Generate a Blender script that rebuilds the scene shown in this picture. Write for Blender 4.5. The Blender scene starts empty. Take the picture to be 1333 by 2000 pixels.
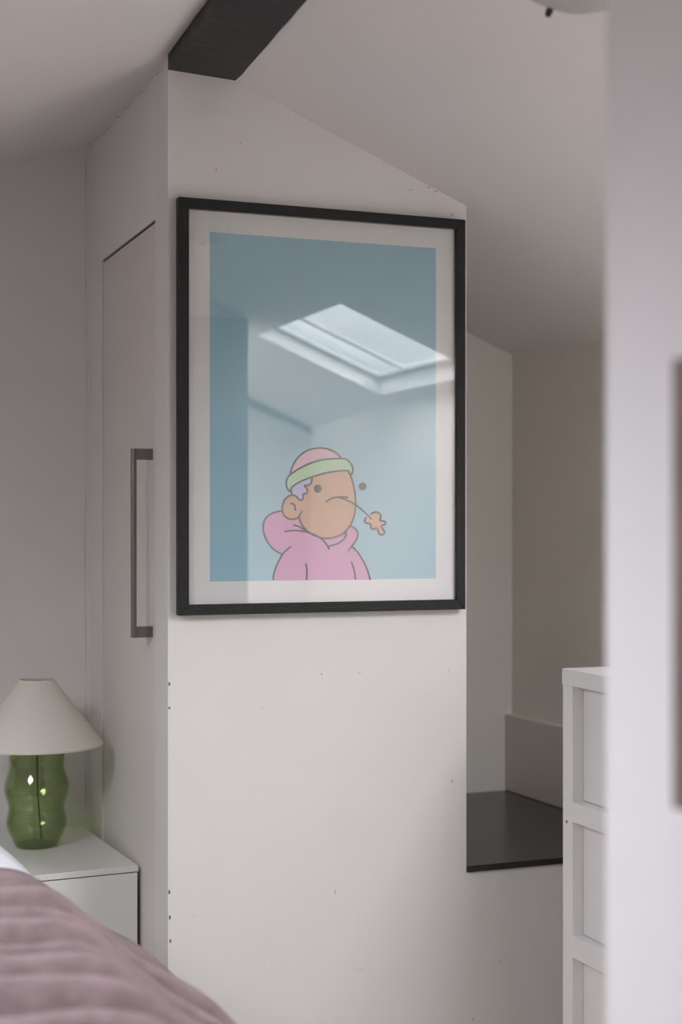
import bpy, bmesh, math, random
from mathutils import Vector, noise
from mathutils.geometry import tessellate_polygon
S = bpy.context.scene
COL = S.collection
random.seed(7)

# ------------------------------------------------------------------ camera
# room axes: X runs along the picture wall, Y runs away from the camera
# (y = 0 is the face of the picture wall), Z up, floor at 0.
F = 2940.0                      # focal length in pixels of the 1333x2000 frame
YAW = math.radians(21.1)
CAM = Vector((-0.758, -2.923, 1.20))
HOR = 1024.0
cam_d = bpy.data.cameras.new('camera'); cam = bpy.data.objects.new('camera', cam_d); COL.objects.link(cam)
cam.location = CAM; cam.rotation_euler = (math.pi/2, 0, -YAW)
cam_d.sensor_fit = 'VERTICAL'; cam_d.sensor_height = 36; cam_d.sensor_width = 24
cam_d.lens = F/2000*36; cam_d.shift_y = (HOR-1000)/2000
cam_d.clip_start = .02
cam_d.dof.use_dof = True; cam_d.dof.focus_distance = 3.08; cam_d.dof.aperture_fstop = 2.5
S.camera = cam

# ------------------------------------------------------------------ sky
W = bpy.data.worlds.new('sky'); S.world = W; W.use_nodes = True
SKY = 25.5
wn = W.node_tree.nodes; wl = W.node_tree.links
bg = wn['Background']
# daylight: bright hazy sky overhead falling off to the duller rooftops and trees at the horizon
tcw = wn.new('ShaderNodeTexCoord'); sx = wn.new('ShaderNodeSeparateXYZ'); rp = wn.new('ShaderNodeValToRGB')
wl.new(tcw.outputs['Generated'], sx.inputs[0]); wl.new(sx.outputs['Z'], rp.inputs[0]); wl.new(rp.outputs[0], bg.inputs[0])
rp.color_ramp.interpolation = 'EASE'
e = rp.color_ramp.elements; e[0].position = .0; e[0].color = (.085, .09, .09, 1); e[1].position = .5; e[1].color = (.945, .935, 1.0, 1)
bg.inputs[1].default_value = SKY
S.view_settings.view_transform = 'Standard'; S.view_settings.look = 'None'
S.view_settings.gamma = 1; S.view_settings.use_curve_mapping = False
S.view_settings.exposure = 0.04

ZR = lambda x: 1.884-.414*(x-.66)        # right ceiling slope
ZL = lambda x: 2.136+.32*x               # left ceiling slope
SKY_R = (.79, 1.235, -1.90, -1.13)       # roof window in right slope
SKY_L = (-1.80, -1.12, -1.74, -1.00)       # roof window in left slope

SKY_FILL = (.10, .72, -2.90, -1.95)          # unseen roof window added behind the partition to brighten the opposite wall
def portal(name, zf, r, slope, off):
    x0, x1, y0, y1 = r
    d = bpy.data.lights.new(name, 'AREA'); o = bpy.data.objects.new(name, d); COL.objects.link(o)
    d.shape = 'RECTANGLE'; xm = (x0+x1)/2
    o.location = (xm, (y0+y1)/2, zf(xm)+off)
    o.rotation_euler = (0, -math.atan(slope), 0)
    d.size = (x1-x0)/math.cos(math.atan(slope)); d.size_y = y1-y0
    d.cycles.is_portal = True
portal('roof_window_daylight', ZR, SKY_R, -.414, .10)
portal('roof_window_daylight.002', ZR, SKY_FILL, -.414, .10)  # portal for the added fill window
portal('roof_window_daylight.001', ZL, SKY_L, .32, .11)

# ------------------------------------------------------------------ helpers
def ray(u, v):
    a = (u-666.5)/F; b = (HOR-v)/F; c, s = math.cos(YAW), math.sin(YAW)
    return Vector((a*c+s, -a*s+c, b))
def on_y(u, v, y):
    d = ray(u, v); return CAM + d*((y-CAM.y)/d.y)
def on_x(u, v, x):
    d = ray(u, v); return CAM + d*((x-CAM.x)/d.x)

def tag(o, label=None, cat=None, group=None, kind=None):
    if label: o['label'] = label
    if cat: o['category'] = cat
    if group: o['group'] = group
    if kind: o['kind'] = kind
    return o
def mkobj(name, bm, mats, parent=None, smooth=False, bevel=0, recalc=True):
    if recalc: bmesh.ops.recalc_face_normals(bm, faces=bm.faces)
    me = bpy.data.meshes.new(name); bm.to_mesh(me); bm.free()
    if not isinstance(mats, (list, tuple)): mats = [mats]
    for m in mats: me.materials.append(m)
    if smooth:
        for p in me.polygons: p.use_smooth = True
    o = bpy.data.objects.new(name, me); COL.objects.link(o)
    if parent:
        o.parent = parent
        if isinstance(parent, bpy.types.Object):
            bpy.context.view_layer.update()
            o.matrix_parent_inverse = parent.matrix_world.inverted()
    if bevel:
        b = o.modifiers.new('bevel', 'BEVEL'); b.width = bevel; b.segments = 2; b.limit_method = 'ANGLE'
    return o
def empty(name, loc, rz=0):
    o = bpy.data.objects.new(name, None); COL.objects.link(o); o.location = loc; o.rotation_euler = (0, 0, rz)
    o.empty_display_size = .05
    return o
def box(bm, x0, x1, y0, y1, z0, z1, f=None):
    vs = [bm.verts.new((x, y, (z1 if k else z0) if not callable(z1 if k else z0) else (z1 if k else z0)(x)))
          for k in (0, 1) for (x, y) in ((x0, y0), (x1, y0), (x1, y1), (x0, y1))]
    for q in ((0, 3, 2, 1), (4, 5, 6, 7), (0, 1, 5, 4), (1, 2, 6, 5), (2, 3, 7, 6), (3, 0, 4, 7)):
        bm.faces.new([vs[i] for i in q])
    return vs
def boxbm(*a):
    bm = bmesh.new(); box(bm, *a); return bm
def prism(pts, y0, y1):          # polygon in x/z extruded along y
    bm = bmesh.new()
    a = [bm.verts.new((x, y0, z)) for x, z in pts]; b = [bm.verts.new((x, y1, z)) for x, z in pts]
    bm.faces.new(a); bm.faces.new(b[::-1]); n = len(a)
    for i in range(n): bm.faces.new((a[i], b[i], b[(i+1) % n], a[(i+1) % n]))
    return bm
def lathe(prof, cx, cy, seg=64, bm=None, close=False):
    bm = bm or bmesh.new(); rings = []
    for r, z in prof:
        rings.append([bm.verts.new((cx+r*math.cos(2*math.pi*i/seg), cy+r*math.sin(2*math.pi*i/seg), z)) for i in range(seg)])
    n = len(rings)
    for k in range(n if close else n-1):
        A, B = rings[k], rings[(k+1) % n]
        for i in range(seg): bm.faces.new((A[i], A[(i+1) % seg], B[(i+1) % seg], B[i]))
    return bm, rings
def tube(pts, r, seg=16, bm=None):
    bm = bm or bmesh.new(); rings = []
    for i, p in enumerate(pts):
        p = Vector(p); d = (Vector(pts[min(i+1, len(pts)-1)])-Vector(pts[max(i-1, 0)])).normalized()
        a = d.orthogonal().normalized() if i == 0 else (a - d*a.dot(d)).normalized()
        b = d.cross(a)
        rings.append([bm.verts.new(p+a*r*math.cos(t)+b*r*math.sin(t)) for t in [2*math.pi*k/seg for k in range(seg)]])
    for A, B in zip(rings, rings[1:]):
        for i in range(seg): bm.faces.new((A[i], A[(i+1) % seg], B[(i+1) % seg], B[i]))
    bm.faces.new(rings[0][::-1]); bm.faces.new(rings[-1])
    return bm

# ------------------------------------------------------------------ materials
def mat(name, col, rough=.6, metal=0, bump=0, bscale=30, vary=0, vscale=3, spec=None, stretch=None, fine=0):
    m = bpy.data.materials.new(name); m.use_nodes = True
    n, l = m.node_tree.nodes, m.node_tree.links; p = n['Principled BSDF']
    p.inputs['Base Color'].default_value = (*col, 1); p.inputs['Roughness'].default_value = rough
    p.inputs['Metallic'].default_value = metal
    if spec is not None: p.inputs['Specular IOR Level'].default_value = spec
    tc = n.new('ShaderNodeTexCoord'); mp = n.new('ShaderNodeMapping'); l.new(tc.outputs['Object'], mp.inputs[0])
    if stretch: mp.inputs['Scale'].default_value = stretch
    if bump:
        t = n.new('ShaderNodeTexNoise'); t.inputs['Scale'].default_value = bscale; t.inputs['Detail'].default_value = 5
        l.new(mp.outputs[0], t.inputs[0])
        b = n.new('ShaderNodeBump'); b.inputs['Strength'].default_value = bump; b.inputs['Distance'].default_value = .01
        l.new(t.outputs[0], b.inputs['Height']); l.new(b.outputs[0], p.inputs['Normal'])
        if fine:
            t2 = n.new('ShaderNodeTexNoise'); t2.inputs['Scale'].default_value = bscale*9; l.new(mp.outputs[0], t2.inputs[0])
            b2 = n.new('ShaderNodeBump'); b2.inputs['Strength'].default_value = fine; b2.inputs['Distance'].default_value = .002
            l.new(t2.outputs[0], b2.inputs['Height']); l.new(b.outputs[0], b2.inputs['Normal']); l.new(b2.outputs[0], p.inputs['Normal'])
    if vary:
        t = n.new('ShaderNodeTexNoise'); t.inputs['Scale'].default_value = vscale; t.inputs['Detail'].default_value = 6
        l.new(mp.outputs[0], t.inputs[0])
        r = n.new('ShaderNodeValToRGB'); r.color_ramp.elements[0].position = .3; r.color_ramp.elements[1].position = .7
        r.color_ramp.elements[0].color = (*[c*(1-vary) for c in col], 1); r.color_ramp.elements[1].color = (*[min(1, c*(1+vary*.5)) for c in col], 1)
        l.new(t.outputs[0], r.inputs[0]); l.new(r.outputs[0], p.inputs['Base Color'])
    return m
def add_marks(m, marks, dark=.35):
    """small scuffs and chips on painted plaster: (x, y, z, rx, rz, strength)"""
    n, l = m.node_tree.nodes, m.node_tree.links; p = n['Principled BSDF']
    tc = n.new('ShaderNodeTexCoord'); prev = None
    w = n.new('ShaderNodeTexNoise'); w.inputs['Scale'].default_value = 180; l.new(tc.outputs['Object'], w.inputs[0])
    for (x, y, z, rx, rz, st) in marks:
        mp = n.new('ShaderNodeMapping'); mp.vector_type = 'POINT'
        mp.inputs['Scale'].default_value = (1/rx, 1/.02, 1/rz)
        mp.inputs['Location'].default_value = (-x/rx, -y/.02, -z/rz)
        l.new(tc.outputs['Object'], mp.inputs[0])
        ln = n.new('ShaderNodeVectorMath'); ln.operation = 'LENGTH'; l.new(mp.outputs[0], ln.inputs[0])
        ad = n.new('ShaderNodeMath'); ad.operation = 'ADD'; l.new(ln.outputs['Value'], ad.inputs[0]); l.new(w.outputs[0], ad.inputs[1])
        mr = n.new('ShaderNodeMapRange'); mr.inputs[1].default_value = .9; mr.inputs[2].default_value = 1.5
        mr.inputs[3].default_value = st; mr.inputs[4].default_value = 0; l.new(ad.outputs[0], mr.inputs[0])
        if prev is None: prev = mr.outputs[0]
        else:
            mx = n.new('ShaderNodeMath'); mx.operation = 'MAXIMUM'; l.new(prev, mx.inputs[0]); l.new(mr.outputs[0], mx.inputs[1]); prev = mx.outputs[0]
    mix = n.new('ShaderNodeMix'); mix.data_type = 'RGBA'
    l.new(prev, mix.inputs[0])
    src = p.inputs['Base Color'].links[0].from_socket if p.inputs['Base Color'].links else None
    if src: l.new(src, mix.inputs[6])
    else: mix.inputs[6].default_value = p.inputs['Base Color'].default_value
    mix.inputs[7].default_value = (.09, .08, .07, 1)
    l.new(mix.outputs[2], p.inputs['Base Color'])
def glassy(name, tint, mult=1.7, rough=0.0):
    m = bpy.data.materials.new(name); m.use_nodes = True; n, l = m.node_tree.nodes, m.node_tree.links; n.clear()
    out = n.new('ShaderNodeOutputMaterial'); t = n.new('ShaderNodeBsdfTransparent'); t.inputs[0].default_value = (*tint, 1)
    g = n.new('ShaderNodeBsdfGlossy'); g.inputs['Roughness'].default_value = rough; g.inputs[0].default_value = (1, 1, 1, 1)
    lw = n.new('ShaderNodeLayerWeight'); lw.inputs[0].default_value = .5
    pw = n.new('ShaderNodeMath'); pw.operation = 'POWER'; l.new(lw.outputs['Facing'], pw.inputs[0]); pw.inputs[1].default_value = 5
    f = n.new('ShaderNodeMath'); f.operation = 'MULTIPLY_ADD'; l.new(pw.outputs[0], f.inputs[0]); f.inputs[1].default_value = .96; f.inputs[2].default_value = .042
    k = n.new('ShaderNodeMath'); k.operation = 'MULTIPLY'; k.inputs[1].default_value = mult; k.use_clamp = True
    mx = n.new('ShaderNodeMixShader'); l.new(f.outputs[0], k.inputs[0]); l.new(k.outputs[0], mx.inputs[0])
    l.new(t.outputs[0], mx.inputs[1]); l.new(g.outputs[0], mx.inputs[2]); l.new(mx.outputs[0], out.inputs[0])
    return m

WHITE = (.87, .838, .81)
M_wall = mat('painted_plaster', (.835, .81, .785), .55, bump=.09, bscale=9, fine=.25, vary=.02, vscale=2)
M_wall_plain = mat('painted_plaster_plain', WHITE, .55, bump=.09, bscale=9, fine=.25, vary=.02, vscale=2)
M_cream = mat('alcove_paint', (.93, .88, .81), .55, bump=.09, bscale=9, fine=.2, vary=.02, vscale=2)
M_ceil = mat('ceiling_paint', (.90, .865, .835), .7, bump=.12, bscale=5, fine=.2, vary=.02)
M_beam = mat('beam_paint', (.022, .0225, .023), .6, bump=.25, bscale=25, fine=.3)
M_door = mat('door_paint', (.80, .755, .70), .4, bump=.03, bscale=12)
M_part = mat('partition_paint', (.86, .85, .87), .5)
M_floor = mat('floorboards_paint', (.62, .52, .43), .5, vary=.15, vscale=6)
M_steel = mat('brushed_steel', (.27, .245, .23), .3, metal=1)
M_shelf = mat('dark_gloss', (.030, .029, .028), .22)
M_chest = mat('white_lacquer', (.86, .85, .83), .35, bump=.02, bscale=15)
M_night = mat('nightstand_lacquer', (.82, .81, .77), .28)
M_shade = mat('linen_shade', (.86, .81, .72), .85, bump=.25, bscale=400)
M_duvet = mat('mauve_cotton', (.30, .222, .230), .95, bump=.45, bscale=45, fine=.5, vary=.2, vscale=28)
M_sheet = mat('white_cotton', (.82, .83, .88), .85, bump=.15, bscale=40)
M_frame = mat('black_ash', (.0135, .013, .014), .45, spec=.3, bump=.25, bscale=60, stretch=(1, 1, 8))
M_frame_h = mat('black_ash_across', (.0135, .013, .014), .45, spec=.3, bump=.25, bscale=60, stretch=(1, 1, 8))
M_paper = mat('art_paper', (.80, .775, .76), .7)
M_brown = mat('brown_board', (.26, .20, .185), .5, vary=.2, vscale=15)
M_wood = mat('headboard_wood', (.30, .19, .12), .5, vary=.2, vscale=20, stretch=(1, 1, 6))
M_black = mat('black_plastic', (.02, .02, .02), .4)
M_pane = glassy('picture_glass', (.985, .99, .99), 1.35)
M_winglass = glassy('window_glass', (.96, .98, .98), 1.0)
M_winframe = mat('window_frame_paint', (.62, .62, .60), .4)
M_green = glassy('green_glass', (.8, .88, .7), 1.2)
n, l = M_green.node_tree.nodes, M_green.node_tree.links
lw = n.new('ShaderNodeLayerWeight'); lw.inputs[0].default_value = .35
cm = n.new('ShaderNodeMix'); cm.data_type = 'RGBA'; l.new(lw.outputs['Facing'], cm.inputs[0])
cm.inputs[6].default_value = (.83, .89, .70, 1); cm.inputs[7].default_value = (.64, .72, .50, 1)   # longer path through the glass at the rim
l.new(cm.outputs[2], [q for q in n if q.type == 'BSDF_TRANSPARENT'][0].inputs[0])
M_lampglass = mat('opal_glass', (.50, .49, .48), .25)

# ------------------------------------------------------------------ room shell
XR0, XR1 = 1.182, 1.352                     # right wall is a little out of square
YB = .79; YL = .755; YEND = -4.3; XLEFT = -2.5
def xright(y): return XR0+(YB-y)/(YB+2.93)*(XR1-XR0)

tag(mkobj('floor', boxbm(XLEFT-.1, 1.55, YEND-.1, YB+.1, -.1, 0), M_floor), 'painted boarded floor hidden below the frame', kind='structure')
# right slope with the opening for the roof window
bm = bmesh.new(); T = .055
up = lambda f: (lambda x: f(x)+T)
x0, x1, y0, y1 = SKY_R
def slope_panel(bm, zf, rs, X0, X1):
    ys = YEND-.1
    for (x0, x1, y0, y1) in rs:
        for q in ((X0, X1, ys, y0), (X0, x0, y0, y1), (x1, X1, y0, y1)):
            box(bm, *q, zf, lambda x, zf=zf: zf(x)+T)
        ys = y1
    box(bm, X0, X1, ys, YB+.1, zf, lambda x, zf=zf: zf(x)+T)
slope_panel(bm, ZR, [SKY_FILL, SKY_R], .03, 1.55)
tag(mkobj('ceiling', bm, M_ceil), 'sloping white ceiling right of the dark beam', kind='structure')
bm = bmesh.new(); slope_panel(bm, ZL, [SKY_L], XLEFT-.1, .03)
tag(mkobj('ceiling', bm, M_ceil), 'sloping white ceiling left of the dark beam', kind='structure')

def roof_window(name, zf, slope, r, bar_at, label):
    x0, x1, y0, y1 = r; w = empty(name, ((x0+x1)/2, (y0+y1)/2, zf((x0+x1)/2)+T)); tag(w, label, kind='structure')
    a, b = .055, .10; f = lambda h: (lambda x: zf(x)+h); k = .018
    bm = bmesh.new()
    for q in ((x0-.02, x1+.02, y0-.02, y0+k), (x0-.02, x1+.02, y1-k, y1+.02), (x0-.02, x0+k, y0+k, y1-k), (x1-k, x1+.02, y0+k, y1-k)):
        box(bm, *q, f(T-.002), f(T+.012))
    mkobj('window_frame', bm, M_winframe, w)
    mkobj('glazing_bar', boxbm(x0+k, x1-k, bar_at-.011, bar_at+.011, f(T), f(T+.010)), M_winframe, w)
    mkobj('pane', boxbm(x0+k, x1-k, y0+k, y1-k, f(T+.003), f(T+.007)), M_winglass, w)
roof_window('window_1', ZR, -.414, SKY_R, -1.66, 'roof window in the right slope, seen mirrored in the picture glass')
roof_window('fill_window', ZR, -.414, SKY_FILL, -2.47, 'unseen roof window added beyond the partition to brighten the opposite wall')
roof_window('window_2', ZL, .32, SKY_L, -1.34, 'roof window in the left slope above the bed, out of view')

# picture wall: solid pier with its low continuation under the alcove shelf
PW = .659
wf = mkobj('wall_front', prism([(0, 0), (1.26, 0), (1.26, .452), (PW, .452), (PW, ZR(PW)+.004), (.03, ZR(.03)+.004), (0, ZL(0)+.004)], 0, .10), M_wall)
tag(wf, 'white plaster wall carrying the framed print', kind='structure')
tag(mkobj('wall_pier', prism([(PW-.1, 0), (PW, 0), (PW, ZR(PW)+.004), (PW-.1, ZR(PW-.1)+.004)], .10, YB), M_cream), 'return of the picture wall inside the alcove', kind='structure')
# wardrobe side (plane x = 0) with the door opening
DY0, DY1, DZ = .104, .621, 1.828
bm = bmesh.new()
box(bm, 0, .10, .10, DY0, 0, ZL(0)+.004); box(bm, 0, .10, DY0, DY1, DZ, ZL(0)+.004); box(bm, 0, .10, DY1, YL, 0, ZL(0)+.004)
tag(mkobj('wall_left', bm, M_wall_plain), 'white wardrobe side with a tall door', kind='structure')
tag(mkobj('wall_back', prism([(XLEFT, 0), (.1, 0), (.1, ZL(0)), (0, ZL(0)+.004), (XLEFT, ZL(XLEFT)+.004)], YL, YL+.08), M_wall_plain), 'white back wall behind the lamp', kind='structure')
tag(mkobj('wall_alcove', prism([(PW-.1, 0), (1.35, 0), (1.35, ZR(1.35)+.004), (PW-.1, ZR(PW-.1)+.004)], YB, YB+.08), M_cream), 'white end wall of the alcove', kind='structure')
# right wall, slightly skewed
bm = bmesh.new()
pts = [(xright(YB), YB), (xright(YEND), YEND), (xright(YEND)+.1, YEND), (xright(YB)+.1, YB)]
lo = [bm.verts.new((x, y, 0)) for x, y in pts]; hi = [bm.verts.new((x, y, ZR(x)+.006)) for x, y in pts]
bm.faces.new(lo[::-1]); bm.faces.new(hi)
for i in range(4): bm.faces.new((lo[i], lo[(i+1) % 4], hi[(i+1) % 4], hi[i]))
tag(mkobj('wall_right', bm, M_cream), 'white side wall of the alcove', kind='structure')
tag(mkobj('wall_knee', boxbm(XLEFT-.08, XLEFT, YEND, YL, 0, ZL(XLEFT)+.004), M_wall_plain), 'low wall on the bed side', kind='structure')
tag(mkobj('wall_rear', prism([(XLEFT, 0), (xright(YEND), 0), (xright(YEND), ZR(xright(YEND))), (.03, ZR(.03)), (XLEFT, ZL(XLEFT))], YEND-.08, YEND), M_wall_plain), 'wall behind the camera', kind='structure')
tag(mkobj('wall_opposite', prism([(.15, 0), (xright(-2.93), 0), (xright(-2.93), ZR(xright(-2.93))), (.15, ZR(.15))], -3.01, -2.93), M_wall_plain), 'white wall opposite the picture', kind='structure')
# partition in the foreground
PX, PY1, PY0 = -.052, -1.75, -1.865
tag(mkobj('wall_partition', prism([(PX, 0), (.70, 0), (.70, ZR(.70)+.003), (.03, ZR(.03)+.003), (PX, ZL(PX)+.003)], PY0, PY1), M_part, bevel=.003), 'bright white wall end in the foreground on the right', kind='structure')
bm = boxbm(PX, .08, -2.93, PY0, 0, lambda x: ZL(PX)+.002)  # added wall, keeps the fill window's light off the camera side
tag(mkobj('wall_return', bm, M_part), 'white return wall beside the camera, added to block roof window light', kind='structure')
tag(mkobj('crease_shade_strip', boxbm(.70, xright(-2.93)-.004, -2.93, -2.915, lambda x: ZR(x)-.028, ZR), mat('crease_shade_grey', (.30, .29, .28), .6)), kind='structure')  # grey strip standing for the shade line where wall meets ceiling
tag(mkobj('partition_dark_panel', boxbm(.02, .699, PY1+.001, PY1+.03, .01, 1.86), mat('partition_dark_paint', (.16, .17, .17), .5)), 'grey panel added to darken the back of the partition', kind='structure')  # added so the partition back mirrors darker in the picture glass
# boxed-in ledge along the foot of the alcove side wall
lz = .677
bm = bmesh.new(); off = .022
a = [(xright(YB)-off, YB), (xright(-.25)-off, -.25), (xright(-.25)+.01, -.25), (xright(YB)+.01, YB)]
lo = [bm.verts.new((x, y, .466)) for x, y in a]; hi = [bm.verts.new((x, y, lz)) for x, y in a]
bm.faces.new(lo[::-1]); bm.faces.new(hi)
for i in range(4): bm.faces.new((lo[i], lo[(i+1) % 4], hi[(i+1) % 4], hi[i]))
tag(mkobj('trim_1', bm, mat('ledge_paint', (.80, .755, .70), .5), bevel=.003), 'painted boxed ledge along the alcove side wall', kind='structure')
tag(mkobj('baseboard_front', boxbm(0, 1.2, -.010, 0, 0, .082), M_wall_plain), kind='structure')

# hairline cracks in the paint where ceiling and walls meet
def crack(p0, p1, nseg, amp, w, nrm):
    p0, p1, nrm = Vector(p0), Vector(p1), Vector(nrm); d = (p1-p0).normalized(); s = nrm.cross(d)
    bm = bmesh.new(); prev = None; off = 0
    for i in range(nseg+1):
        off = off*.6+random.uniform(-amp, amp); ww = w*random.uniform(.25, 1)
        c = p0.lerp(p1, i/nseg)+s*off+nrm*.0006
        a, b = bm.verts.new(c-s*ww), bm.verts.new(c+s*ww)
        if prev: bm.faces.new((prev[0], a, b, prev[1]))
        prev = (a, b)
    return bm
M_crack = mat('crack', (.40, .36, .34), .9)
wl_o = bpy.data.objects['wall_left']; wb_o = bpy.data.objects['wall_back']
mkobj('crack', crack((0, .03, 2.118), (0, .74, 2.128), 46, .0035, .0009, (-1, 0, 0)), M_crack, wl_o)
mkobj('crack', crack((-.012, YL, .5), (-.012, YL, 2.12), 30, .0012, .0006, (0, -1, 0)), M_crack, wb_o)

# wardrobe door
d = empty('door_1', (0, (DY0+DY1)/2, 0)); tag(d, 'tall flat off-white wardrobe door with a long steel bar handle', kind='structure')
mkobj('door_panel', boxbm(.004, .028, DY0+.0025, DY1-.0025, .01, DZ-.0045), M_door, d, bevel=.001)
mkobj('door_gap_shade', boxbm(.0035, .0285, DY0, DY1, DZ-.0042, DZ-.0002), M_black, d)  # black strip standing for the shade in the gap above the door
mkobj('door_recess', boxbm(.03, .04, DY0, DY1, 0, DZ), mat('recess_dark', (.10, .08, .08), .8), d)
hz1, hz0 = 1.357, .965
bar_x = -.036; hy = .143
h = mkobj('handle', tube([(bar_x, hy, hz0), (bar_x, hy, 1.177), (bar_x, hy, 1.181), (bar_x, hy, hz1)], .0062, 24), M_steel, d, smooth=False)
h['label'] = 'brushed steel bar handle'
for pz in (hz1-.0115, hz0+.0115):
    mkobj('bracket', boxbm(bar_x, .006, hy-.0042, hy+.0042, pz-.0115, pz+.0115), M_steel, h, bevel=.0006)
mkobj('collar', tube([(bar_x, hy, 1.173), (bar_x, hy, 1.176)], .0066, 24), M_steel, h)

# dark ridge beam
bm = bmesh.new(); L = 1.75; sk = -.052
zb0, zb1 = 2.106, 2.099
q = [(.0, zb0), (.1425, zb1), (.1425, 2.23), (.0, 2.23)]
n = 60; rings = []
for i in range(n+1):
    y = .0-L*i/n; dx = sk*L*i/n
    j = [noise.noise(Vector((k*3.1, y*14, 0)))*.0022 for k in range(4)]
    rings.append([bm.verts.new((x+dx+j[k], y, z)) for k, (x, z) in enumerate(q)])
for A, B in zip(rings, rings[1:]):
    for i in range(4): bm.faces.new((A[i], A[(i+1) % 4], B[(i+1) % 4], B[i]))
bm.faces.new(rings[0]); bm.faces.new(rings[-1][::-1])
b = mkobj('ceiling_beam', bm, M_beam)
tag(b, 'dark charcoal ridge beam running along the ceiling above the picture', 'beam')

# ------------------------------------------------------------------ alcove shelf
s = mkobj('alcove_shelf', boxbm(PW, xright(0)-.0, -.006, YB, .452, .466), M_shelf, bevel=.0015)
tag(s, 'dark charcoal glossy shelf board on the low wall inside the alcove', 'shelf')

# ------------------------------------------------------------------ framed print
FY, FB = -.024, -.003
fl, fr = on_y(349.5, 800, FY).x, on_y(910, 800, FY).x
ft, fb = on_y(349.5, 384, FY).z, on_y(349.5, 1202.5, FY).z
wL = on_y(367.5, 800, FY).x-fl; wR = fr-on_y(890.5, 800, FY).x; w = (wL+wR)/2
pic = empty('framed_print', ((fl+fr)/2, 0, (ft+fb)/2))
tag(pic, 'large black-framed cartoon print of a figure in a pink hoodie hanging on the white wall', 'framed print')
def rail(pts, m):
    bm = bmesh.new()
    A = [bm.verts.new((x, FY, z)) for x, z in pts]; B = [bm.verts.new((x, FB, z)) for x, z in pts]
    bm.faces.new(A); bm.faces.new(B[::-1])
    for i in range(4): bm.faces.new((A[i], B[i], B[(i+1) % 4], A[(i+1) % 4]))
    return mkobj('frame_rail', bm, m, pic, bevel=.0008)
rail([(fl, fb), (fl, ft), (fl+w, ft-w), (fl+w, fb+w)], M_frame)
rail([(fr, fb), (fr-w, fb+w), (fr-w, ft-w), (fr, ft)], M_frame)
rail([(fl, ft), (fr, ft), (fr-w, ft-w), (fl+w, ft-w)], M_frame_h)
rail([(fl, fb), (fl+w, fb+w), (fr-w, fb+w), (fr, fb)], M_frame_h)
AY = -.012
mkobj('backing_paper', boxbm(fl+w*.5, fr-w*.5, AY, AY+.004, fb+w*.5, ft-w*.5), M_paper, pic)['label'] = 'white paper border of the print'
mkobj('glass_pane', boxbm(fl+w+.0002, fr-w-.0002, -.0200, -.0185, fb+w+.0002, ft-w-.0002), M_pane, pic)

# the flat printed picture: coloured inks laid on the paper
def ink(name, c): return mat('ink_'+name, c, .75)
INK = dict(blue=ink('blue', (.335, .545, .63)), pink=ink('pink', (.66, .30, .50)), skin=ink('skin', (.63, .36, .215)),
           cap=ink('cap', (.74, .45, .56)), green=ink('green', (.42, .66, .39)), lav=ink('lavender', (.50, .47, .72)),
           line=ink('line', (.022, .018, .022)))
def cr(cx, cy): # detail-crop coordinates to the print plane
    q = on_y(480+cx*.24, 840+cy*.24, AY); return q.x, q.z
def smooth(pts, closed=False, n=7):
    out = []; N = len(pts)
    def P(i): return pts[i % N] if closed else pts[max(0, min(N-1, i))]
    for i in range(N if closed else N-1):
        a, b, c, d = P(i-1), P(i), P(i+1), P(i+2)
        for k in range(n):
            t = k/n
            out.append(tuple(.5*((2*b[j])+(-a[j]+c[j])*t+(2*a[j]-5*b[j]+4*c[j]-d[j])*t*t+(-a[j]+3*b[j]-3*c[j]+d[j])*t**3) for j in (0, 1)))
    if not closed: out.append(pts[-1])
    return out
layer = [0]
def fill(bm, pts, closed_smooth=True):
    layer[0] += 1; y = AY-.00004*layer[0]
    P2 = [cr(*q) for q in (smooth(pts, True) if closed_smooth else pts)]
    v = [bm.verts.new((x, y, z)) for x, z in P2]
    for t in tessellate_polygon([[Vector((x, z, 0)) for x, z in P2]]):
        try: bm.faces.new([v[i] for i in t])
        except ValueError: pass
def face_front(bm):
    for f in bm.faces:
        f.normal_update()
        if f.normal.y > 0: f.normal_flip()
def inkpart(name, m, fills):
    bm = bmesh.new()
    for f in fills: fill(bm, *f)
    face_front(bm)
    return mkobj(name, bm, m, art, recalc=False)
p0 = on_y(410, 453, AY); p1 = on_y(852, 1133.5, AY); zt = on_y(410, 453, AY).z; zb = on_y(409, 1136, AY).z
bm = bmesh.new(); v = [bm.verts.new(q) for q in ((p0.x, AY-.00004, zb), (p1.x, AY-.00004, zb), (p1.x, AY-.00004, zt), (p0.x, AY-.00004, zt))]
bm.faces.new(v); face_front(bm)
art = mkobj('printed_picture', bm, INK['blue'], pic, recalc=False); layer[0] = 1
art['label'] = 'light blue printed ground with a cartoon figure'
BOT = 1220
inkpart('hoodie', INK['pink'], [([(222, 1222), (235, 1150), (262, 1080), (300, 1012), (235, 975), (182, 915), (152, 850), (143, 790), (156, 730), (190, 692), (240, 668), (300, 656),
    (440, 660), (600, 760), (800, 790), (855, 777), (898, 808), (913, 850), (900, 895), (868, 945), (890, 965), (930, 1020), (970, 1095), (998, 1160), (1014, 1218)], False)])
inkpart('face', INK['skin'], [([(838, 330), (868, 410), (888, 500), (895, 590), (888, 680), (860, 760), (810, 828), (740, 868), (650, 882), (570, 862), (505, 825), (455, 765), (437, 705), (430, 560), (385, 520), (400, 440), (540, 375), (700, 345)], False)])
ear = [(432, 560), (395, 532), (350, 538), (312, 578), (298, 635), (310, 690), (350, 722), (395, 725), (432, 708), (458, 665), (470, 600)]
inkpart('ear', INK['skin'], [(ear,)])
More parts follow.
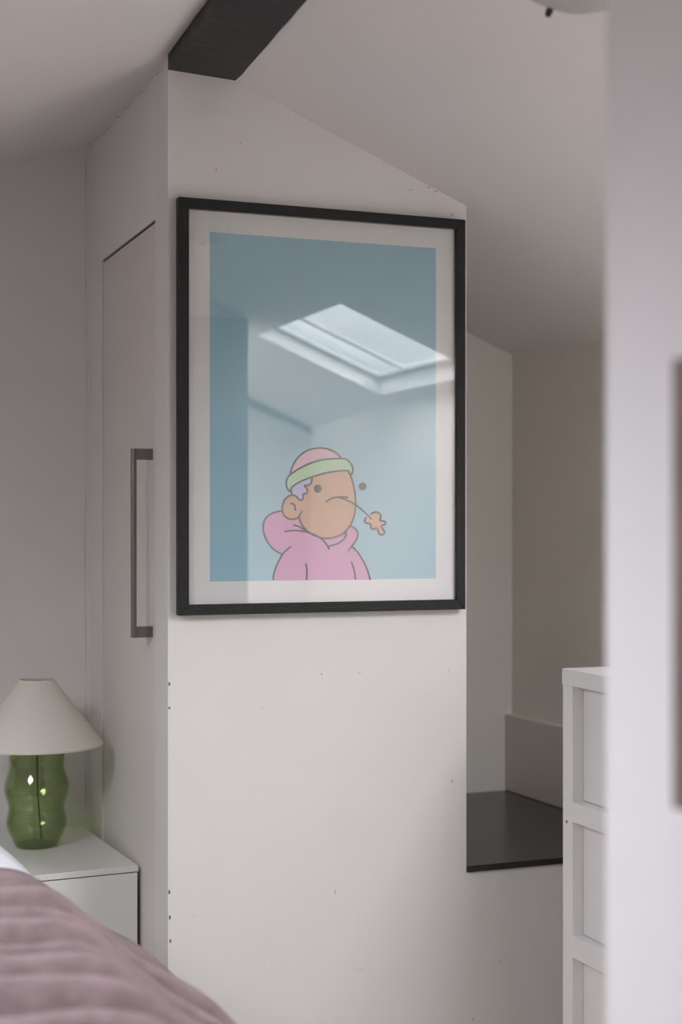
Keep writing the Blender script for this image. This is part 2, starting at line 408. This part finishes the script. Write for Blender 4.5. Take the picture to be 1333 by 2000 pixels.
inkpart('hair', INK['lav'], [([(370, 470), (440, 415), (541, 380), (535, 425), (512, 448), (480, 452), (502, 480), (499, 512), (467, 524), (468, 552), (450, 572), (428, 556), (410, 538), (380, 526), (371, 500)], False)])
inkpart('cap', INK['cap'], [([(362, 372), (380, 300), (423, 228), (490, 172), (570, 148), (650, 150), (728, 180), (785, 232), (700, 300), (500, 350)], False)])
band = [(785, 232), (828, 243), (860, 278), (874, 322), (862, 360), (842, 350), (832, 330), (760, 333), (660, 348), (545, 380), (440, 422), (372, 470), (366, 502), (342, 480), (331, 440), (340, 392), (370, 358), (440, 312), (540, 265), (650, 238)]
inkpart('cap_band', INK['green'], [(band,)])
flower = [(1000, 712), (1022, 682), (1050, 668), (1085, 675), (1103, 705), (1093, 733), (1133, 744), (1138, 765), (1105, 783), (1130, 825), (1118, 850), (1090, 846), (1070, 800), (1040, 808), (1018, 792), (1018, 765), (980, 755), (968, 735), (980, 715)]
inkpart('flower', INK['skin'], [(flower,)])
def stroke(bm, pts, w=14.5, closed=False):
    layer[0] += .12; y = AY-.00004*layer[0]; P2 = smooth(pts, closed); n = len(P2); L = []
    for i, q in enumerate(P2):
        a = P2[(i-1) % n] if closed else P2[max(0, i-1)]; b = P2[(i+1) % n] if closed else P2[min(n-1, i+1)]
        dx, dy = b[0]-a[0], b[1]-a[1]; m = math.hypot(dx, dy) or 1; nx, ny = -dy/m*w/2, dx/m*w/2
        L.append(((q[0]+nx, q[1]+ny), (q[0]-nx, q[1]-ny)))
    V = [[bm.verts.new((cr(*s)[0], y, cr(*s)[1])) for s in pr] for pr in L]
    for i in range(n if closed else n-1):
        A, B = V[i], V[(i+1) % n]; bm.faces.new((A[0], B[0], B[1], A[1]))
    if not closed:
        for q in (P2[0], P2[-1]): disc(bm, q, w/2, w/2, y)
def disc(bm, c, rx, ry, y=None):
    if y is None: layer[0] += .12; y = AY-.00004*layer[0]
    v = []
    for i in range(24):
        t = 2*math.pi*i/24; x, z = cr(c[0]+rx*math.cos(t), c[1]+ry*math.sin(t)); v.append(bm.verts.new((x, y, z)))
    bm.faces.new(v)
layer[0] += 1; bm = bmesh.new()
for st in ([(224, 1216), (235, 1150), (265, 1075), (310, 1000), (366, 950)], [(300, 1012), (235, 975), (182, 915), (152, 850), (143, 790), (156, 730), (190, 692), (240, 668), (300, 656)],
           [(320, 825), (400, 817), (490, 828), (580, 862), (645, 910), (678, 967)], [(390, 772), (440, 788), (492, 822)], [(680, 945), (745, 926), (798, 890), (818, 850), (812, 825)],
           [(855, 778), (898, 808), (913, 850), (900, 895), (868, 942), (838, 978)], [(868, 950), (900, 980), (940, 1035), (975, 1100), (1000, 1165), (1013, 1214)],
           [(490, 1090), (499, 1140), (496, 1216)], [(862, 1075), (884, 1140), (894, 1212)],
           [(838, 330), (868, 410), (888, 500), (895, 590), (888, 680), (860, 760), (810, 828), (740, 868), (650, 882), (570, 862), (505, 825), (455, 765), (435, 708)],
           [(541, 383), (535, 425), (512, 448), (480, 452), (502, 480), (499, 512), (467, 524), (468, 552), (450, 572), (428, 556), (410, 538)], [(370, 475), (372, 500), (380, 526)],
           [(430, 558), (395, 532), (350, 538), (312, 578), (298, 635), (310, 690), (350, 722), (395, 725), (432, 708), (457, 662)], [(368, 597), (395, 608), (405, 650)],
           [(362, 366), (380, 300), (423, 228), (490, 172), (570, 148), (650, 150), (728, 180), (783, 230)],
           [(657, 583), (700, 556), (760, 545), (832, 548)], [(762, 549), (830, 572), (900, 612), (960, 660), (1022, 722)]):
    stroke(bm, st)
stroke(bm, band, closed=True)
stroke(bm, flower[1:], )
disc(bm, (588, 477), 32, 33); disc(bm, (952, 459), 32, 33)
face_front(bm)
mkobj('ink_line', bm, INK['line'], art, recalc=False)

# ------------------------------------------------------------------ nightstand and lamp
rz = math.radians(3.5)
NX, NY = -.217, .460                 # centre of the top
ns = empty('nightstand', (NX, NY, 0), rz)
tag(ns, 'plain white gloss bedside cabinet under the green glass lamp', 'nightstand')
def lp(name, bm, m, parent, root, bevel=0):      # build in the root's own space
    o = mkobj(name, bm, m, None, bevel=bevel); o.parent = parent
    if parent is not root: o.matrix_parent_inverse.identity()
    return o
nw, nd, nh = .200, .235, .470
lp('top', boxbm(-nw, nw, -nd, nd, nh-.013, nh), M_night, ns, ns, .0012)
lp('carcass', boxbm(-nw+.003, nw-.001, -nd+.02, nd-.003, .03, nh-.0132), M_night, ns, ns, .001)
dr = lp('drawer_front', boxbm(-nw+.003, nw-.002, -nd+.001, -nd+.019, .25, nh-.0152), M_night, ns, ns, .001)
lp('drawer_front', boxbm(-nw+.003, nw-.002, -nd+.001, -nd+.019, .035, .2475), M_night, ns, ns, .001)
lp('plinth', boxbm(-nw+.02, nw-.02, -nd+.04, nd-.02, 0, .03), M_black, ns, ns)

LX, LY, LZ = -.172, .515, .470
base = CAM; 
lamp = empty('table_lamp', (LX, LY, LZ)); tag(lamp, 'wavy green glass table lamp with a cream cone shade on the white bedside cabinet', 'lamp')
sc = .00116                           # metres per pixel at the lamp
prof_px = [(0, 1651), (36, 1651), (42, 1649), (45, 1644), (50, 1633), (56, 1620), (59.5, 1608), (59.5, 1598), (57.5, 1588), (56, 1579), (56.2, 1571), (59, 1560), (62.5, 1549), (64, 1540), (63.5, 1531), (60.5, 1519), (57, 1508), (54.5, 1498), (54, 1488), (55, 1479), (54.5, 1470), (52, 1461), (46, 1453), (34, 1447), (22, 1444), (16, 1440)]
def sm(pts): return smooth(pts, False, 4)
outer = [(max(r, 0.05)*sc, LZ+.0004+(1651-y)*sc) for r, y in sm(prof_px)]
inner = [(max(r-.0030, .00005), z+(.003 if i < 8 else 0)) for i, (r, z) in enumerate(outer)]
bm, rg = lathe(outer+inner[::-1], LX, LY, 72)
bmesh.ops.remove_doubles(bm, verts=bm.verts, dist=.00008)
mkobj('glass_body', bm, M_green, lamp, smooth=True)
zt0 = LZ+(1651-1440)*sc
bm, _ = lathe([(.0001, zt0-.001), (.020, zt0-.001), (.020, zt0+.012), (.012, zt0+.014), (.012, zt0+.045), (.0001, zt0+.046)], LX, LY, 32)
mkobj('bulb_holder', bm, M_black, lamp, smooth=False)
bm, _ = lathe([(.0001, zt0+.0465), (.012, zt0+.048), (.014, zt0+.06), (.024, zt0+.08), (.027, zt0+.095), (.02, zt0+.112), (.0001, zt0+.12)], LX, LY, 32)
mkobj('bulb', bm, mat('frosted_bulb', (.8, .8, .78), .3), lamp, smooth=True)
mkobj('cord', tube([(LX+.012, LY+.01, LZ+.012), (LX+.008, LY+.006, LZ+.05), (LX+.002, LY+.002, LZ+.12), (LX, LY, zt0)], .0016, 8), M_black, lamp)
# shade
zs0 = 1.2+(1024-1449)/F*(3.47); zs1 = zs0+.150
r0, r1 = 127*sc+.001, 34*sc
ot = [(r0, zs0), (r0+.0008, zs0+.004), (r1+.0008, zs1-.004), (r1, zs1)]
it = [(r1-.002, zs1), (r1-.002, zs1-.004), (r0-.0025, zs0+.004), (r0-.002, zs0)]
bm, _ = lathe(ot+it, LX, LY, 96, close=True)
mkobj('lamp_shade', bm, M_shade, lamp, smooth=False)
bm = bmesh.new()
tube([(LX+r1*.95*math.cos(t), LY+r1*.95*math.sin(t), zs1-.008) for t in [2*math.pi*k/40 for k in range(41)]], .0012, 8, bm)
for k in range(3):
    t = 2*math.pi*k/3; tube([(LX+r1*.95*math.cos(t), LY+r1*.95*math.sin(t), zs1-.008), (LX+.015*math.cos(t), LY+.015*math.sin(t), zs1-.016)], .0012, 8, bm)
bm2, _ = lathe([(.0125, zs1-.020), (.0165, zs1-.020), (.0165, zs1-.014), (.0125, zs1-.014)], LX, LY, 24, bm, close=True)
mkobj('shade_carrier', bm, M_steel, lamp)
# stem up to the carrier
mkobj('stem', tube([(LX, LY, zt0+.118), (LX, LY, zs1-.013)], .0035, 10), M_steel, lamp)

# ------------------------------------------------------------------ bed
bed = empty('bed', (-1.4, -.35, 0)); tag(bed, 'bed in the left foreground under the mauve cover, with white sheet and wooden headboard', 'bed')
mkobj('mattress', boxbm(-2.2, -.56, -1.75, .66, .26, .52), M_sheet, bed, bevel=.04)
mkobj('bed_base', boxbm(-2.2, -.58, -1.73, .66, .08, .26), M_wood, bed, bevel=.005)
mkobj('headboard', boxbm(-2.25, -.50, .67, .735, 0, .60), M_wood, bed, bevel=.01)
for lx in (-2.1, -.64):
    for ly in (-1.65, .6): mkobj('leg', boxbm(lx-.03, lx+.03, ly-.03, ly+.03, 0, .08), M_wood, bed)

def interp(tab, x):
    if x <= tab[0][0]: return tab[0][1]
    for (a, b), (c, d) in zip(tab, tab[1:]):
        if x <= c:
            t = (x-a)/(c-a); return b+(d-b)*t
    return tab[-1][1]
def interps(tab, x, h=.04):
    return sum(interp(tab, x+h*k) for k in (-1, -.5, 0, .5, 1))/5
# cross-section of the draped cover, measured on its far edge
far_edge = [(0, 1694), (30, 1693), (60, 1700), (90, 1722), (130, 1757), (165, 1787), (200, 1808), (240, 1828), (275, 1848), (310, 1876), (345, 1908), (385, 1952), (430, 2004)]
YF = -.50
sec = sorted((on_y(u, v, YF-.045).x, on_y(u, v, YF-.045).z) for u, v in far_edge)
x_a, z_a = sec[0]
sec = [(-2.3, z_a), (-1.0, z_a+.01)]+[(x_a-.08, z_a+.003)]+sec
xe, ze = sec[-1]; xp, zp = sec[-4]; sl = (ze-zp)/(xe-xp)
sec += [(xe+.05, ze+.05*sl*1.25), (xe+.10, .10)]
def draped(x0, x1, y0, y1, zfun, nx, ny, th):
    bm = bmesh.new(); G = []
    for i in range(nx+1):
        row = []
        for j in range(ny+1):
            x = x0+(x1-x0)*i/nx; y = y0+(y1-y0)*j/ny
            row.append(bm.verts.new((x, y, zfun(x, y))))
        G.append(row)
    for i in range(nx):
        for j in range(ny): bm.faces.new((G[i][j], G[i+1][j], G[i+1][j+1], G[i][j+1]))
    return bm
def fold(y, c, w, a):
    t = (y-c)/w; return -a*math.exp(-t*t)
def zcover(x, y):
    s = interps(sec, x, .025)
    wob = noise.noise(Vector((x*2.2, y*2.5, 0)))*.035
    # folds run across the bed and swing towards the foot as they fall over the side
    yy = y+wob+.22*max(0, x+.42)**1.15
    z = s
    z += .007*noise.noise(Vector((x*5, y*16, 3)))+.004*noise.noise(Vector((x*12, y*45, 8)))
    edge = min(1, max(0, (x+.75)/.3))
    for c, w_, a in ((-.73, .012, .010), (-.80, .018, .028), (-.875, .014, .017), (-.93, .012, .009), (-1.00, .02, .028), (-1.08, .016, .022), (-1.17, .022, .028), (-1.29, .03, .03), (-1.42, .03, .03)):
        z += fold(yy, c, w_*1.15, min(.075, 5*a*(.3+.8*edge)*max(.1, 1+.9*noise.noise(Vector((x*3, c*9, 1))))))
        z -= fold(yy, c+w_*1.9, w_*1.1, .9*a)
        g = noise.noise(Vector((x*4, c*31, 2)))
        z += fold(yy+.012*g, c, .010, .03*max(0, min(1, .45+.75*edge+1.3*g)))
    # rounded, turned-under far edge
    e = y-(YF-.05)
    if e > 0: z -= (1-math.sqrt(max(0, 1-min(1, e/.06)**2)))*.055
    e2 = -1.72-y
    if e2 > 0: z -= e2*1.5
    return max(z, .04)
bm = draped(-2.3, sec[-1][0], -1.73, YF+.008, zcover, 190, 560, .02)
dv = mkobj('duvet', bm, M_duvet, None, smooth=True); so = dv.modifiers.new('thick', 'SOLIDIFY'); so.thickness = .02; so.offset = -1
tag(dv, 'rumpled mauve-brown bed cover with crosswise folds in the lower left foreground', 'bedspread')

YS = -.30
sedge = [(-60, 1610), (0, 1650), (20, 1668), (40, 1686), (58, 1704), (75, 1722), (100, 1760), (120, 1800)]
ssec = sorted((on_y(u, v, YS-.04).x, on_y(u, v, YS-.04).z) for u, v in sedge)
ssec = [(-2.2, ssec[0][1]+.015), (ssec[0][0]-.1, ssec[0][1]+.012)]+ssec
def zsheet(x, y):
    z = interps(ssec, x, .015)+.003*noise.noise(Vector((x*6, y*9, 5)))
    e = y-(YS-.05)
    if e > 0: z -= (1-math.sqrt(max(0, 1-min(1, e/.07)**2)))*.06
    e = -.45-y
    if e > 0: z -= .035*min(1, e/.06)
    return z
bm = draped(-2.15, ssec[-1][0], -.486, YS+.015, zsheet, 110, 30, .02)
sh = mkobj('folded_sheet', bm, M_sheet, None, smooth=True); so = sh.modifiers.new('thick', 'SOLIDIFY'); so.thickness = .035; so.offset = -1
tag(sh, 'white bed linen showing beyond the mauve cover at the left edge', 'bedding')

# ------------------------------------------------------------------ chest of drawers in front of the alcove
cx0 = .733; c = on_x(1098, 1305, cx0); cy1 = c.y; cz = c.z
cy0 = cy1-.78; cx1 = min(xright(cy0), xright(cy1))-.012
ch = empty('chest_of_drawers', ((cx0+cx1)/2, (cy0+cy1)/2, 0))
tag(ch, 'white painted chest with framed panels and rails standing in front of the alcove', 'chest')
tt = c.z-on_x(1098, 1337, cx0).z
mkobj('top', boxbm(cx0, cx1, cy0, cy1, cz-tt, cz), M_chest, ch, bevel=.0015)
pf = cx0+.001
pw = cy1-on_x(1119, 1500, pf).y
rec = .024
for (ya, yb) in ((cy1-pw, cy1-.002), (cy0+.002, cy0+pw)):
    mkobj('post', boxbm(pf, pf+.045, ya, yb, 0, cz-tt), M_chest, ch, bevel=.001)
    mkobj('post', boxbm(cx1-.05, cx1-.005, ya, yb, 0, cz-tt), M_chest, ch, bevel=.001)
zr = []
for v0, v1 in ((1566, 1606), (1829, 1870)):
    a = on_x(1120, v0, pf).z; b_ = on_x(1120, v1, pf).z; zr.append((b_, a))
for b_, a in zr+[(.06, .10)]:
    mkobj('rail', boxbm(pf-.0015, pf+rec+.01, cy0+pw-.004, cy1-pw+.004, b_, a), M_chest, ch, bevel=.0012)
spans = [(zr[0][1], cz-tt), (zr[1][1], zr[0][0]), (.10, zr[1][0])]
for z0, z1 in spans:
    mkobj('panel', boxbm(pf+rec, pf+rec+.012, cy0+pw+.001, cy1-pw-.001, z0+.001, z1-.001), M_chest, ch, bevel=.0012)
mkobj('back_panel', boxbm(cx1-.004, cx1, cy0+.004, cy1-.004, .05, cz-tt), M_chest, ch)
mkobj('end_panel', boxbm(pf+.045, cx1-.05, cy1-.02, cy1-.010, .05, cz-tt), M_chest, ch)
mkobj('end_panel', boxbm(pf+.045, cx1-.05, cy0+.010, cy0+.02, .05, cz-tt), M_chest, ch)
sp = on_x(1108, 1605, pf)
bm = bmesh.new()
bmesh.ops.create_cone(bm, cap_ends=True, segments=16, radius1=.0035, radius2=.0028, depth=.002)
for v in bm.verts: v.co = Vector((sp.x-.0002+v.co.z*.5, sp.y+v.co.x, sp.z+v.co.y))
mkobj('screw', bm, mat('screw_metal', (.25, .25, .27), .4, metal=1), ch)

# ------------------------------------------------------------------ ceiling lamp, top right
lx, ly = .33, -1.005
sl = math.atan(.414)
cl = empty('ceiling_lamp', (lx, ly, ZR(lx))); tag(cl, 'round pale glass ceiling lamp cut off by the top edge of the photo', 'lamp')
cl.rotation_euler = (0, sl, 0)
bm, _ = lathe([(.0001, -.001), (.060, -.001), (.060, -.010), (.0001, -.010)], 0, 0, 48)
lp('base_plate', bm, M_steel, cl, cl)
bm, _ = lathe([(.0001, -.052), (.03, -.051), (.06, -.046), (.085, -.036), (.10, -.024), (.105, -.014), (.1055, -.009), (.104, -.008), (.098, -.016), (.08, -.030), (.05, -.042), (.0001, -.047)], 0, 0, 64)
g = lp('glass_dish', bm, M_lampglass, cl, cl)
for p_ in g.data.polygons: p_.use_smooth = True
for k in range(3):
    t = 2*math.pi*k/3+1.15
    bm, _ = lathe([(.0001, -.044), (.0045, -.042), (.0055, -.036), (.0055, -.006), (.0001, -.006)], .096*math.cos(t), .096*math.sin(t), 16)
    lp('clip', bm, M_black, cl, cl)

# ------------------------------------------------------------------ dark panel on the partition
q0 = on_x(1317, 702, PX-.012); q1 = on_x(1317, 1577, PX-.012)
fp = empty('wall_panel', (PX, q0.y-.15, q0.z)); tag(fp, 'dark brown framed panel at the right edge of the photo on the white wall end', 'panel')
Y0, Y1, Z0, Z1 = q0.y-.30, q0.y, q1.z, q0.z
for q in ((Y0, Y0+.02, Z0, Z1), (Y1-.02, Y1, Z0, Z1), (Y0+.02, Y1-.02, Z0, Z0+.02), (Y0+.02, Y1-.02, Z1-.02, Z1)):
    mkobj('frame_rail', boxbm(PX-.014, PX-.0005, q[0], q[1], q[2], q[3]), M_brown, fp, bevel=.001)
mkobj('board', boxbm(PX-.008, PX-.0008, Y0+.02, Y1-.02, Z0+.02, Z1-.02), M_brown, fp)

# scuffs and chips on the plaster
mk = []
for u, v, rx, rz_, st in ((423, 331, .002, .005, .45), (470, 279, .003, .002, .4), (629, 1316, .003, .002, .5), (703, 1314, .002, .002, .5), (655, 1742, .0012, .007, .6), (884, 1526, .003, .005, .35),
                          (877, 1307, .0012, .006, .35), (513, 1382, .003, .0015, .3), (978, 1877, .0015, .006, .6), (925, 1990, .002, .006, .5), (331, 1336, .003, .005, .9), (331, 1383, .003, .004, .9),
                          (331, 1742, .003, .006, .95), (332, 1792, .003, .006, .95), (333, 1838, .003, .005, .95), (838, 366, .005, .002, .5), (852, 374, .005, .002, .5), (803, 371, .004, .002, .35),
                          (884, 420, .004, .004, .4), (377, 1790, .012, .0012, .2), (702, 1893, .02, .0015, .15), (914, 1445, .002, .004, .8), (914, 1410, .002, .003, .7)):
    q = on_y(u, v, 0); mk.append((q.x, 0, q.z, rx, rz_, st))
add_marks(M_wall, mk)
